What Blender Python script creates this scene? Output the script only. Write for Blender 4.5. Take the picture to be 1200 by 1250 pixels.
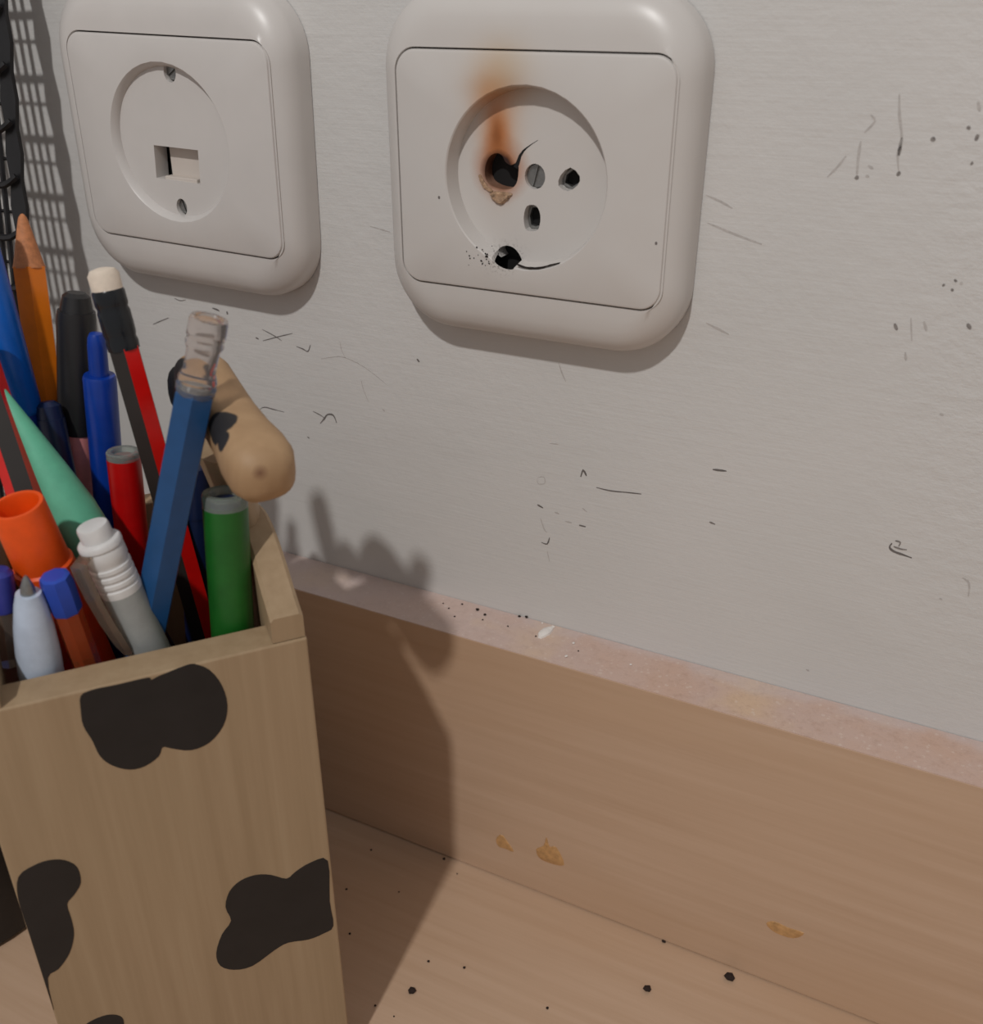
import bpy, bmesh, math, random
from mathutils import Vector, Matrix
random.seed(4)
for o in list(bpy.data.objects): bpy.data.objects.remove(o, do_unlink=True)
scene = bpy.context.scene
COL = scene.collection

# ------------------------------------------------------------------ camera
# world: wall surface is y = 0, desk surface is z = 0, metres
FPX, CX, CY = 1202.0, 600.0, 625.0
RM = Matrix(((0.89708654, 0.2064149, -0.39067713),
             (0.44185488, -0.41907885, 0.79318169),
             (0.0, -0.88417521, -0.46715543)))      # camera (right, down, forward) -> world
CAM = Vector((0.0, -0.23, 0.263))
cam_d = bpy.data.cameras.new('camera')
cam_d.sensor_fit = 'HORIZONTAL'; cam_d.sensor_width = 36.0
cam_d.lens = FPX / 1200.0 * 36.0
cam_d.clip_start = 0.005; cam_d.clip_end = 20
cam_d.dof.use_dof = True; cam_d.dof.focus_distance = 0.262; cam_d.dof.aperture_fstop = 22.0
cam = bpy.data.objects.new('camera', cam_d); COL.objects.link(cam)
r = RM.col[0]; d = RM.col[1]; fw = RM.col[2]
m3 = Matrix((r, -d, -fw)).transposed()
cam.matrix_world = Matrix.Translation(CAM) @ m3.to_4x4()
scene.camera = cam

# ------------------------------------------------------------------ light
world = bpy.data.worlds.new('room_light'); scene.world = world
world.use_nodes = True
bg = world.node_tree.nodes['Background']
bg.inputs[0].default_value = (1.0, 0.972, 0.965, 1); bg.inputs[1].default_value = 0.32
ld = bpy.data.lights.new('ceiling_bulb', 'POINT')
ld.energy = 25.0; ld.color = (1.0, 0.99, 0.972); ld.shadow_soft_size = 0.021
lo = bpy.data.objects.new('ceiling_bulb', ld); COL.objects.link(lo)
lo.location = (-0.045, -0.79, 1.02)
vs = scene.view_settings
vs.view_transform = 'Standard'; vs.look = 'None'; vs.gamma = 1.0; vs.use_curve_mapping = False
vs.exposure = -0.08

# ------------------------------------------------------------------ measuring helpers
def ray(px, py): return RM @ Vector((px - CX, py - CY, FPX))
def on_y(px, py, y):
    q = ray(px, py); return CAM + q * ((y - CAM.y) / q.y)
def on_z(px, py, z):
    q = ray(px, py); return CAM + q * ((z - CAM.z) / q.z)
# pencil box frame: u leftwards along its front, v backwards, z up
A = Vector((0.646, 0.763, 0)).normalized(); B = Vector((-A.y, A.x, 0))
FR = Vector((-0.111, -0.093, 0))
def bx(u, v, z): return FR - A * u + B * v + Vector((0, 0, z))
def tobox(P):
    q = P - FR; return (-(q.dot(A)), q.dot(B), P.z)
def on_v(px, py, v):
    q = ray(px, py); P0 = FR + B * v
    return CAM + q * ((P0 - CAM).dot(B) / q.dot(B))

# ------------------------------------------------------------------ materials
def srgb(*c):
    def l(x):
        x /= 255.0
        return x / 12.92 if x <= 0.04045 else ((x + 0.055) / 1.055) ** 2.4
    return (l(c[0]), l(c[1]), l(c[2]), 1.0)
class NT:
    def __init__(s, name):
        s.m = bpy.data.materials.new(name); s.m.use_nodes = True
        s.t = s.m.node_tree; s.b = s.t.nodes['Principled BSDF']
        s.tc = s.t.nodes.new('ShaderNodeTexCoord').outputs['Object']
    def n(s, kind, **kw):
        x = s.t.nodes.new(kind)
        for k, v in kw.items(): setattr(x, k, v)
        return x
    def link(s, a, b): s.t.links.new(a, b)
    def scaled(s, sc, loc=(0, 0, 0)):
        x = s.n('ShaderNodeMapping'); x.inputs['Scale'].default_value = sc; x.inputs['Location'].default_value = loc
        s.link(s.tc, x.inputs['Vector']); return x.outputs[0]
    def noise(s, sc, detail=3.0, rough=0.55, scale=1.0):
        x = s.n('ShaderNodeTexNoise'); x.inputs['Scale'].default_value = scale
        x.inputs['Detail'].default_value = detail; x.inputs['Roughness'].default_value = rough
        s.link(s.scaled(sc), x.inputs['Vector']); return x.outputs['Fac']
    def ramp(s, fac, stops):
        x = s.n('ShaderNodeValToRGB'); e = x.color_ramp.elements
        while len(e) < len(stops): e.new(0.5)
        for i, (p, c) in enumerate(stops): e[i].position = p; e[i].color = c
        s.link(fac, x.inputs['Fac']); return x.outputs['Color']
    def mix(s, fac, c1, c2):
        x = s.n('ShaderNodeMix', data_type='RGBA')
        for v, i in ((fac, 0), (c1, 6), (c2, 7)):
            if isinstance(v, (tuple, float, int)): x.inputs[i].default_value = v
            else: s.link(v, x.inputs[i])
        return x.outputs[2]
    def math(s, op, a, b=0.0, clamp=False):
        x = s.n('ShaderNodeMath', operation=op, use_clamp=clamp)
        for i, v in enumerate((a, b)):
            if isinstance(v, (float, int)): x.inputs[i].default_value = v
            else: s.link(v, x.inputs[i])
        return x.outputs[0]
    def blob(s, c, sx, sz, warp=0.0, wscale=400.0, k=1.0):
        """soft patch exp(-k*((x/sx)^2+(z/sz)^2)) around local (x, z)"""
        v = s.tc
        if warp:
            nz = s.n('ShaderNodeTexNoise'); nz.inputs['Scale'].default_value = wscale; nz.inputs['Detail'].default_value = 2
            s.link(s.tc, nz.inputs['Vector'])
            a = s.n('ShaderNodeVectorMath', operation='SUBTRACT'); s.link(nz.outputs['Color'], a.inputs[0]); a.inputs[1].default_value = (.5, .5, .5)
            b = s.n('ShaderNodeVectorMath', operation='SCALE'); s.link(a.outputs[0], b.inputs[0]); b.inputs['Scale'].default_value = warp
            cc = s.n('ShaderNodeVectorMath', operation='ADD'); s.link(v, cc.inputs[0]); s.link(b.outputs[0], cc.inputs[1]); v = cc.outputs[0]
        a = s.n('ShaderNodeVectorMath', operation='SUBTRACT'); s.link(v, a.inputs[0]); a.inputs[1].default_value = (c[0], 0, c[1])
        b = s.n('ShaderNodeVectorMath', operation='MULTIPLY'); s.link(a.outputs[0], b.inputs[0]); b.inputs[1].default_value = (1 / sx, 0, 1 / sz)
        dd = s.n('ShaderNodeVectorMath', operation='DOT_PRODUCT'); s.link(b.outputs[0], dd.inputs[0]); s.link(b.outputs[0], dd.inputs[1])
        return s.math('EXPONENT', s.math('MULTIPLY', dd.outputs['Value'], -k))
    def bump(s, h, strength=0.3, dist=0.0003, prev=None):
        x = s.n('ShaderNodeBump'); x.inputs['Strength'].default_value = strength; x.inputs['Distance'].default_value = dist
        s.link(h, x.inputs['Height'])
        if prev is not None: s.link(prev, x.inputs['Normal'])
        return x.outputs['Normal']
    def out(s, col=None, rough=None, normal=None, **kw):
        if col is not None:
            if isinstance(col, tuple): s.b.inputs['Base Color'].default_value = col
            else: s.link(col, s.b.inputs['Base Color'])
        if rough is not None: s.b.inputs['Roughness'].default_value = rough
        if normal is not None: s.link(normal, s.b.inputs['Normal'])
        for k, v in kw.items(): s.b.inputs[k].default_value = v
        return s.m

def plain(name, col, rough=0.4, var=0.06, scale=250.0, **kw):
    t = NT(name); c = srgb(*col)
    dk = tuple(max(0, x * (1 - var * 2)) for x in c[:3]) + (1,)
    lt = tuple(min(1, x * (1 + var)) for x in c[:3]) + (1,)
    f = t.noise((1, 1, 1), 3, .6, scale)
    return t.out(t.ramp(f, [(0.25, dk), (0.75, lt)]), rough, **kw)

def mat_wall():
    t = NT('white_wall_paint')
    streak = t.noise((45, 45, 1300), 3, .6); blot = t.noise((14, 14, 14), 3, .5)
    roller = t.noise((170, 170, 230), 4, .6); fine = t.noise((800, 800, 900), 2, .5)
    col = t.ramp(blot, [(0.3, srgb(203, 201, 198)), (0.7, srgb(209, 206, 203))])
    grime = t.noise((9, 9, 30), 5, .65)
    col = t.mix(t.math('MULTIPLY', t.math('SUBTRACT', grime, 0.55, True), 0.9), col, srgb(180, 175, 171))
    sep = t.n('ShaderNodeSeparateXYZ'); t.link(t.tc, sep.inputs[0])
    # rough roller texture to the upper right, brush strokes lower left
    right = t.math('MULTIPLY', t.math('ADD', sep.outputs['X'], 0.035), 7.0, True)
    up = t.math('MULTIPLY', t.math('SUBTRACT', sep.outputs['Z'], 0.07), 8.0, True)
    k = t.math('MULTIPLY', t.math('MAXIMUM', right, 0.12), up)
    h2 = t.math('MULTIPLY', roller, k)
    n1 = t.bump(streak, 0.35, 0.0002)
    n2 = t.bump(h2, 1.0, 0.0022, n1)
    n3 = t.bump(fine, 0.12, 0.0001, n2)
    return t.out(col, 0.62, n3)
def mat_melamine(name, turn=False):
    t = NT(name)
    g = t.noise((12, 260, 260), 4, .62); big = t.noise((5, 22, 22), 3, .5)
    c = t.ramp(g, [(0.25, srgb(188, 157, 130)), (0.55, srgb(196, 166, 140)), (0.8, srgb(202, 173, 148))])
    c = t.mix(t.math('MULTIPLY', t.math('SUBTRACT', big, 0.45, True), 1.6), c, srgb(188, 152, 118))
    n = t.bump(t.noise((60, 1400, 1400), 2, .5), 0.1, 0.00008)
    return t.out(c, 0.46, n)
def mat_raw_edge():
    t = NT('raw_chipboard_edge')
    a = t.noise((420, 420, 420), 4, .7); b = t.noise((45, 45, 45), 3, .5)
    c = t.ramp(b, [(0.3, srgb(200, 168, 150)), (0.5, srgb(200, 173, 160)), (0.7, srgb(208, 178, 150))])
    sp = t.n('ShaderNodeTexVoronoi'); sp.inputs['Scale'].default_value = 520; t.link(t.scaled((1, 1, 1)), sp.inputs['Vector'])
    fl = t.math('MULTIPLY', t.math('LESS_THAN', sp.outputs['Distance'], 0.26), t.math('GREATER_THAN', a, 0.53))
    c = t.mix(t.math('MULTIPLY', fl, 0.35), c, srgb(220, 204, 192))
    c = t.mix(t.math('MULTIPLY', t.math('SUBTRACT', 0.5, a, True), 1.6), c, srgb(166, 134, 116))
    # white paint smeared along the wall side
    sep = t.n('ShaderNodeSeparateXYZ'); t.link(t.tc, sep.inputs[0])
    edge = t.math('MULTIPLY', t.math('ADD', t.math('ADD', sep.outputs['Y'], 0.0052), t.math('MULTIPLY', t.math('SUBTRACT', b, 0.5), 0.016)), 330.0, True)
    leftp = t.math('MULTIPLY', t.math('SUBTRACT', -0.055, sep.outputs['X']), 9.0, True)
    c = t.mix(t.math('MAXIMUM', t.math('MULTIPLY', edge, 0.4), t.math('MULTIPLY', leftp, 0.5)), c, srgb(203, 191, 190))
    return t.out(c, 0.85, t.bump(a, 0.5, 0.0004))
def mat_box_wood(name, hi=1.0):
    t = NT(name)
    g = t.noise((260, 260, 9), 4, .62); big = t.noise((26, 26, 12), 3, .5)
    c = t.ramp(g, [(0.25, srgb(150, 124, 95)), (0.55, srgb(164, 138, 109)), (0.8, srgb(174, 150, 121))])
    c = t.mix(t.math('MULTIPLY', big, 0.55), c, srgb(158, 138, 106))
    return t.out(c, 0.6, t.bump(g, 0.15, 0.0001))

M = {}
M['wall'] = mat_wall(); M['melamine'] = mat_melamine('beech_melamine'); M['raw'] = mat_raw_edge()
M['boxwood'] = mat_box_wood('pale_plywood')
M['plastic'] = plain('ivory_plastic', (205, 200, 196), 0.36, 0.02, 60)
M['plastic_in'] = plain('ivory_plastic_inner', (205, 195, 186), 0.45, 0.03, 90)
M['dark'] = plain('cavity_shade_and_crack', (14, 12, 12), 0.8, 0.2)  # matt black for the painted shade inside the sockets, and for the crack
M['steel'] = plain('dull_steel', (150, 150, 148), 0.38, 0.1, 900, Metallic=0.85)
M['soot'] = plain('soot', (38, 30, 26), 0.9, 0.3, 900)
M['scuff'] = plain('grey_scuff', (112, 106, 103), 0.8, 0.2, 900)
M['scuff_mid'] = plain('mid_scuff', (138, 132, 128), 0.8, 0.25, 900)
M['scuff_light'] = plain('faint_scuff', (188, 183, 179), 0.8, 0.1, 900)
M['blackpaint'] = plain('black_paint', (24, 22, 23), 0.55, 0.2, 120)
M['glue'] = plain('dried_glue', (196, 150, 98), 0.3, 0.15, 500)
M['flake'] = plain('white_flake', (232, 226, 220), 0.7)
M['crumb'] = plain('dark_crumb', (42, 28, 22), 0.9)
M['meshblack'] = plain('black_wire', (27, 26, 28), 0.42, 0.15)
M['orange_w'] = plain('orange_lacquer', (226, 120, 22), 0.35)
M['rawwood'] = plain('cut_pencil_wood', (190, 122, 78), 0.7, 0.15, 900)
M['blue_bright'] = plain('bright_blue_plastic', (8, 98, 196), 0.32)
M['blue_royal'] = plain('royal_blue_plastic', (8, 56, 150), 0.32)
M['navy'] = plain('navy_plastic', (14, 30, 66), 0.4)
M['denim'] = plain('blue_lacquer', (28, 74, 122), 0.36)
M['black_pl'] = plain('black_plastic', (33, 32, 33), 0.4)
M['black_fr'] = plain('black_ferrule', (22, 25, 29), 0.22)
M['blk_lac'] = plain('black_lacquer', (42, 37, 34), 0.4)
M['red_lac'] = plain('red_lacquer', (218, 14, 10), 0.35)
M['red_tube'] = plain('red_plastic', (190, 6, 8), 0.35)
M['pink'] = plain('pink_plastic', (226, 142, 140), 0.5)
M['eraser'] = plain('white_eraser', (222, 207, 190), 0.85, 0.05, 600)
M['mint'] = plain('mint_lacquer', (104, 190, 156), 0.5)
M['orange_pl'] = plain('orange_plastic', (240, 84, 10), 0.45)
M['orange_shaded'] = plain('orange_barrel_shaded', (214, 62, 10), 0.45)  # darker copy of the cap's orange, shade painted into the barrel
M['white_pl'] = plain('white_plastic', (214, 212, 210), 0.4)
M['white_blue'] = plain('bluish_white_plastic', (190, 202, 220), 0.35)
M['blue_plug'] = plain('blue_plug_plastic', (34, 72, 176), 0.4)
M['violet'] = plain('violet_plug_plastic', (52, 60, 150), 0.4)
M['green'] = plain('green_ink_barrel', (24, 94, 28), 0.42, 0.15, 120)
M['grey_pl'] = plain('grey_frosted_plastic', (150, 152, 150), 0.35)
def clear(name, col, rough=0.12, alpha=1.0):
    t = NT(name); f = t.noise((1, 1, 1), 2, .5, 200)
    c = srgb(*col); c2 = tuple(x * .9 for x in c[:3]) + (1,)
    return t.out(t.ramp(f, [(0.3, c), (0.7, c2)]), rough, **{'Transmission Weight': alpha, 'IOR': 1.3})
M['clear'] = clear('clear_plastic', (238, 230, 226), 0.12, 0.92)
M['smoke'] = clear('smoky_clear_plastic', (196, 178, 160), 0.15, 0.85)
M['frost'] = clear('frosted_clear_plastic', (196, 204, 198), 0.25, 0.75)
M['clear_or'] = clear('clear_amber_barrel', (236, 120, 70), 0.15, 0.75)

# ------------------------------------------------------------------ mesh helpers
def mk(name, verts, faces, mat, parent=None, smooth=True, angle=38, mats=None, fm=None):
    me = bpy.data.meshes.new(name); me.from_pydata([tuple(v) for v in verts], [], faces); me.update()
    bm = bmesh.new(); bm.from_mesh(me); bmesh.ops.recalc_face_normals(bm, faces=bm.faces); bm.to_mesh(me); bm.free()
    o = bpy.data.objects.new(name, me); COL.objects.link(o)
    for x in (mats or [mat]): me.materials.append(M[x] if isinstance(x, str) else x)
    if fm:
        for p, i in zip(me.polygons, fm): p.material_index = i
    if smooth:
        for p in me.polygons: p.use_smooth = True
        me.set_sharp_from_angle(angle=math.radians(angle))
    if parent is not None: o.parent = parent
    return o
def tag(o, label, cat, group=None):
    o['label'] = label; o['category'] = cat
    if group: o['group'] = group
    return o
def struct(o): o['kind'] = 'structure'; return o
def thing(name, label, cat, mat=None, group=None):
    o = bpy.data.objects.new(name, None); COL.objects.link(o); o.empty_display_size = 0.01
    if mat is not None: o.matrix_world = mat
    return tag(o, label, cat, group)
def box(name, lo_, hi_, mat, parent=None, bev=0.0):
    bm = bmesh.new(); bmesh.ops.create_cube(bm, size=1)
    c = [(a + b) / 2 for a, b in zip(lo_, hi_)]; s = [b - a for a, b in zip(lo_, hi_)]
    for v in bm.verts: v.co = Vector((v.co.x * s[0] + c[0], v.co.y * s[1] + c[1], v.co.z * s[2] + c[2]))
    if bev: bmesh.ops.bevel(bm, geom=list(bm.edges), offset=bev, segments=2, profile=0.5, affect='EDGES')
    me = bpy.data.meshes.new(name); bm.to_mesh(me); bm.free()
    o = bpy.data.objects.new(name, me); COL.objects.link(o); me.materials.append(M[mat])
    if parent is not None: o.parent = parent
    return o
def loft(rings, close_start=True, close_end=True):
    n = len(rings[0]); V = [v for r_ in rings for v in r_]; F = []
    for i in range(len(rings) - 1):
        for k in range(n):
            a = i * n + k; b = i * n + (k + 1) % n
            F.append((a, b, b + n, a + n))
    if close_start: F.append(tuple(range(n - 1, -1, -1)))
    if close_end: F.append(tuple((len(rings) - 1) * n + k for k in range(n)))
    return V, F
def lathe(name, prof, mat, parent, segs=28, mats=None, fmf=None, rot=0.0, cs=True, ce=True):
    rings = [[(r_ * math.cos(2 * math.pi * k / segs + rot), r_ * math.sin(2 * math.pi * k / segs + rot), h) for k in range(segs)] for r_, h in prof]
    V, F = loft(rings, cs, ce)
    fm = [fmf(i) for i in range(len(F))] if fmf else None
    return mk(name, V, F, mat, parent, mats=mats, fm=fm, angle=38 if segs > 8 else 20)
def boolean(o, cutters):
    for c in cutters:
        md = o.modifiers.new('cut', 'BOOLEAN'); md.operation = 'DIFFERENCE'; md.object = c; md.solver = 'EXACT'
    bpy.context.view_layer.update()
    me = bpy.data.meshes.new_from_object(o.evaluated_get(bpy.context.evaluated_depsgraph_get()))
    o.modifiers.clear(); o.data = me
    for p in me.polygons: p.use_smooth = True
    me.set_sharp_from_angle(angle=math.radians(30))
def catmull(P, n=4, closed=True):
    out = []; N = len(P); P = [Vector(p) for p in P]
    rng = range(N) if closed else range(N - 1)
    for i in rng:
        g = (lambda j: P[j % N]) if closed else (lambda j: P[max(0, min(N - 1, j))])
        p0, p1, p2, p3 = g(i - 1), g(i), g(i + 1), g(i + 2)
        for k in range(n):
            t = k / n
            out.append(0.5 * ((2 * p1) + (p2 - p0) * t + (2 * p0 - 5 * p1 + 4 * p2 - p3) * t * t + (3 * p1 - p0 - 3 * p2 + p3) * t ** 3))
    if not closed: out.append(P[-1])
    return out
def slab(name, pts, nrm, th, mat, parent=None, sink=0.0):
    """a flat outline with thickness th along nrm, its underside sunk a little"""
    n = Vector(nrm); V = [Vector(p) - n * sink for p in pts] + [Vector(p) + n * th for p in pts]; N = len(pts)
    F = [tuple(range(N - 1, -1, -1)), tuple(range(N, 2 * N))] + [(i, (i + 1) % N, N + (i + 1) % N, N + i) for i in range(N)]
    return mk(name, V, F, mat, parent, smooth=False)
def stroke(name, pts, w, nrm, th, mat, parent=None):
    """a thin tapered mark along a line of points lying on a surface"""
    n = Vector(nrm); pts = [Vector(p) for p in pts]; L = []; R_ = []
    for i, p in enumerate(pts):
        dv = (pts[min(i + 1, len(pts) - 1)] - pts[max(i - 1, 0)]).normalized(); s = dv.cross(n).normalized()
        t = i / (len(pts) - 1); ww = w * (0.35 + 0.65 * math.sin(math.pi * min(1, max(0, t * .9 + .05)))) * random.uniform(.75, 1.2)
        L.append(p + s * ww / 2); R_.append(p - s * ww / 2)
    return slab(name, L + R_[::-1], n, th, mat, parent, 0.00005)

# ------------------------------------------------------------------ the setting
wall = struct(box('wall_back', (-0.9, 0.0, -0.1), (0.9, 0.08, 0.75), 'wall'))
PT = 0.0179   # thickness of the upstand panel
desk = thing('desk', 'beech-look desk with low upstand panel along the white wall', 'desk')
box('desktop', (-0.75, -0.55, -0.018), (0.75, -0.0002, 0.0), 'melamine', desk)
bp = box('upstand_panel', (-0.75, -PT, 0.0005), (0.75, -0.0002, 0.0937), 'melamine', desk, 0.0002)
e_ = box('raw_edge', (-0.75, -PT + 0.0001, 0.0936), (0.75, -0.0002, 0.0939), 'raw', bp)
e_['label'] = 'raw pinkish chipboard top edge smeared with paint'
# marks on the wall, read off the photograph's wall plane
WN = (0, -1, 0)
def wm(pts, w=0.0004, mat='scuff'):
    stroke('scuff_mark', catmull([on_y(x, y, 0) for x, y in pts], 3, False), w, WN, 0.00006, mat, wall)
for pts, w, mt in [
    ([(187, 396), (196, 392), (206, 388)], .0004, 'scuff'), ([(213, 364), (220, 367), (227, 366)], .0003, 'scuff'),
    ([(259, 376), (265, 378), (268, 380)], .0005, 'scuff'), ([(277, 380), (278, 384)], .0008, 'scuff'),
    ([(320, 402), (335, 410), (344, 416)], .0003, 'scuff'), ([(321, 416), (340, 411), (357, 407)], .0003, 'scuff'),
    ([(312, 412), (316, 414)], .0005, 'scuff'), ([(362, 423), (370, 426), (376, 429), (379, 421)], .0004, 'scuff'),
    ([(392, 438), (404, 436), (420, 436), (445, 448), (473, 470)], .0003, 'scuff_light'), ([(415, 416), (417, 427), (422, 437)], .0002, 'scuff_light'),
    ([(317, 500), (323, 497), (335, 500), (347, 503)], .0003, 'scuff'), ([(382, 502), (390, 506), (396, 510)], .0003, 'scuff'),
    ([(391, 517), (396, 511), (400, 506), (407, 507), (411, 516)], .0006, 'scuff'), ([(375, 533), (378, 535)], .0005, 'scuff'),
    ([(441, 464), (444, 476), (450, 490)], .0003, 'scuff_light'), ([(467, 499), (470, 502)], .0006, 'scuff_light'),
    ([(509, 438), (512, 442)], .0006, 'scuff'), ([(682, 443), (686, 455), (691, 466)], .0004, 'scuff_light'),
    ([(671, 541), (682, 542)], .0004, 'scuff_light'), ([(709, 582), (712, 574), (716, 581)], .0006, 'scuff'),
    ([(728, 595), (745, 599), (765, 601), (783, 603)], .0004, 'scuff'), ([(656, 583), (664, 582), (665, 590), (657, 590), (656, 584)], .0003, 'scuff_light'),
    ([(656, 616), (663, 620)], .0006, 'scuff'), ([(677, 625), (683, 627)], .0005, 'scuff_light'), ([(690, 636), (698, 638)], .0005, 'scuff_light'),
    ([(707, 641), (715, 643)], .0006, 'scuff'), ([(660, 632), (664, 645), (668, 650)], .0004, 'scuff_light'),
    ([(661, 662), (668, 664), (671, 656)], .0004, 'scuff'), ([(668, 672), (671, 686)], .0003, 'scuff_light'),
    ([(711, 620), (717, 625)], .0004, 'scuff_light'),
    ([(870, 573), (887, 575)], .0006, 'scuff'), ([(866, 637), (873, 640)], .0007, 'scuff'),
    ([(1063, 140), (1068, 148), (1055, 162)], .0005, 'scuff_light'), ([(1051, 172), (1048, 190), (1046, 215)], .0006, 'scuff_light'),
    ([(1045, 215), (1047, 219)], .0012, 'scuff'), ([(1033, 190), (1022, 204), (1010, 216)], .0005, 'scuff_light'),
    ([(1098, 115), (1098, 140), (1101, 170), (1096, 188), (1097, 208)], .0006, 'scuff_light'), ([(1101, 168), (1097, 190)], .0009, 'scuff'),
    ([(1095, 211), (1099, 213)], .0013, 'scuff'), ([(1060, 202), (1066, 206)], .0007, 'scuff_light'), ([(1057, 214), (1061, 216)], .0007, 'scuff_light'),
    ([(1137, 168), (1141, 172)], .0012, 'scuff'), ([(1191, 172), (1194, 164)], .0012, 'scuff'), ([(1181, 154), (1184, 158)], .0009, 'scuff'),
    ([(1185, 199), (1188, 200)], .0010, 'scuff'), ([(1194, 124), (1196, 136)], .0009, 'scuff_light'),
    ([(1165, 341), (1168, 344)], .0009, 'scuff'), ([(1151, 347), (1153, 349)], .0008, 'scuff'), ([(1161, 353), (1164, 355)], .0008, 'scuff'), ([(1172, 345), (1175, 347)], .0008, 'scuff_light'),
    ([(1092, 395), (1095, 403)], .0009, 'scuff'), ([(1128, 392), (1131, 404)], .0008, 'scuff_light'), ([(1181, 395), (1185, 402)], .0010, 'scuff'), ([(1105, 430), (1106, 440)], .0006, 'scuff_light'), ([(1112, 388), (1113, 416)], .0004, 'scuff_light'),
    ([(1089, 663), (1086, 668), (1091, 673), (1102, 677), (1113, 681)], .0006, 'scuff'), ([(1093, 660), (1099, 662), (1097, 667)], .0005, 'scuff_mid'), ([(1091, 667), (1099, 670), (1107, 671)], .0005, 'scuff_mid'),
    ([(1147, 505), (1152, 507)], .0007, 'scuff_light'), ([(1175, 705), (1183, 712), (1182, 728)], .0006, 'scuff_light'),
    ([(862, 238), (880, 246), (894, 254)], .0005, 'scuff_light'), ([(864, 272), (900, 287), (930, 298)], .0005, 'scuff_light'),
    ([(862, 394), (876, 401), (890, 408)], .0006, 'scuff_light'), ([(452, 276), (466, 280), (476, 283)], .0004, 'scuff_light'),
    ([(984, 817), (988, 819)], .0006, 'scuff_light'), ([(1147, 730), (1150, 732)], .0006, 'scuff_light'),
]: wm(pts, w * (.8 if w >= .0007 else 1), 'scuff_mid' if (w >= .0007 and mt == 'scuff') else mt)

# glue spots on the upstand (sub-parts of the desk)
def glue(poly, th=0.0003):
    pts = catmull([on_y(x, y, -PT) for x, y in poly], 3); c = sum(pts, Vector()) / len(pts)
    rings = [[p.copy() + Vector((0, 0.0002, 0)) for p in pts], [p.lerp(c, .12) + Vector((0, -th * .8, 0)) for p in pts], [p.lerp(c, .5) + Vector((0, -th, 0)) for p in pts]]
    V, F = loft(rings); mk('glue_stain', V, F, 'glue', bp)
glue([(605, 1024), (612, 1018), (619, 1026), (628, 1040), (617, 1036), (608, 1033)])
glue([(654, 1036), (663, 1032), (667, 1021), (671, 1033), (680, 1034), (690, 1057), (670, 1054), (657, 1047)])
glue([(934, 1127), (945, 1124), (962, 1132), (983, 1139), (970, 1146), (945, 1138)])

# ------------------------------------------------------------------ wall sockets
def rrect(hw, hh, rad, y, n=12, cx=0.0, cz=0.0):
    P = []
    for ci, (sx, sz, a0) in enumerate(((1, 1, 0), (-1, 1, 90), (-1, -1, 180), (1, -1, 270))):
        for k in range(n):
            a = math.radians(a0 + 90 * k / (n - 1))
            P.append(Vector((cx + sx * (hw - rad) + rad * math.cos(a), y, cz + sz * (hh - rad) + rad * math.sin(a))))
    out = []
    for i, p in enumerate(P):        # extra points along the four straight sides
        out.append(p)
        if i % n == n - 1:
            q = P[(i + 1) % len(P)]
            out += [p.lerp(q, k / 12) for k in range(1, 12)]
    return out
def ring_at(src, cx, cz, R_, y):
    return [Vector((cx + R_ * math.cos(math.atan2(p.z - cz, p.x - cx)), y, cz + R_ * math.sin(math.atan2(p.z - cz, p.x - cx)))) for p in src]
PF = -0.0120         # front of the cover plate (local y)
PW, PH = 0.0343, 0.02715
def socket_frame(root, mat='plastic', F_=0.0402, G=0.0400, pcx=0.0, fx=0.0):
    rings = [rrect(F_, G, .0165, -0.0002, cx=fx), rrect(F_, G, .0165, -0.0050, cx=fx), rrect(F_ - .0004, G - .0004, .0165, -0.0068, cx=fx),
             rrect(F_ - .0014, G - .0016, .016, -0.0087, cx=fx), rrect(F_ - .0028, G - .0036, .0150, -0.0101, cx=fx),
             rrect(F_ - .0042, G - .0062, .0125, -0.0109, cx=fx), rrect(F_ - .0050, G - .0095, .009, -0.0113, cx=fx),
             rrect(PW + .00045, PH + .00045, .0055, -0.0114, cx=pcx), rrect(PW + .00025, PH + .00025, .0053, -0.0106, cx=pcx), rrect(PW + .0003, PH + .0003, .0053, -0.0030, cx=pcx)]
    V, F = loft(rings, False, False)
    return mk('frame', V, F, mat, root, angle=50)
def plate_rings(pcx, wc, R1, R2, depth):
    o_ = rrect(PW, PH, .005, -0.004, cx=pcx)
    f0 = rrect(PW, PH, .005, PF + .0007, cx=pcx); f1 = rrect(PW - .0002, PH - .0002, .005, PF + .0002, cx=pcx)
    f2 = rrect(PW - .0007, PH - .0007, .0048, PF, cx=pcx)
    w = [ring_at(f2, wc[0], wc[1], R1 + .0003, PF), ring_at(f2, wc[0], wc[1], R1, PF + .0003),
         ring_at(f2, wc[0], wc[1], R1 - (R1 - R2) * .55, PF + depth * .5), ring_at(f2, wc[0], wc[1], R2, PF + depth), ring_at(f2, wc[0], wc[1], R2, PF + depth + .001)]
    return [o_, f0, f1, f2] + w
def local(root, P): return root.matrix_world.inverted() @ P
def prism(pts, y0, y1, root):
    N = len(pts); V = [(p.x, y0, p.z) for p in pts] + [(p.x, y1, p.z) for p in pts]
    F = [tuple(range(N - 1, -1, -1)), tuple(range(N, 2 * N))] + [(i, (i + 1) % N, N + (i + 1) % N, N + i) for i in range(N)]
    return mk('cutter', V, F, 'dark', root, smooth=False)
def disc(wc, R_, y0, y1, name, mat, root, n=64):
    rings = [[Vector((wc[0] + R_ * math.cos(2 * math.pi * k / n), y, wc[1] + R_ * math.sin(2 * math.pi * k / n))) for k in range(n)] for y in (y0, y1)]
    V, F = loft(rings); return mk(name, V, F, mat, root)

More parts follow.
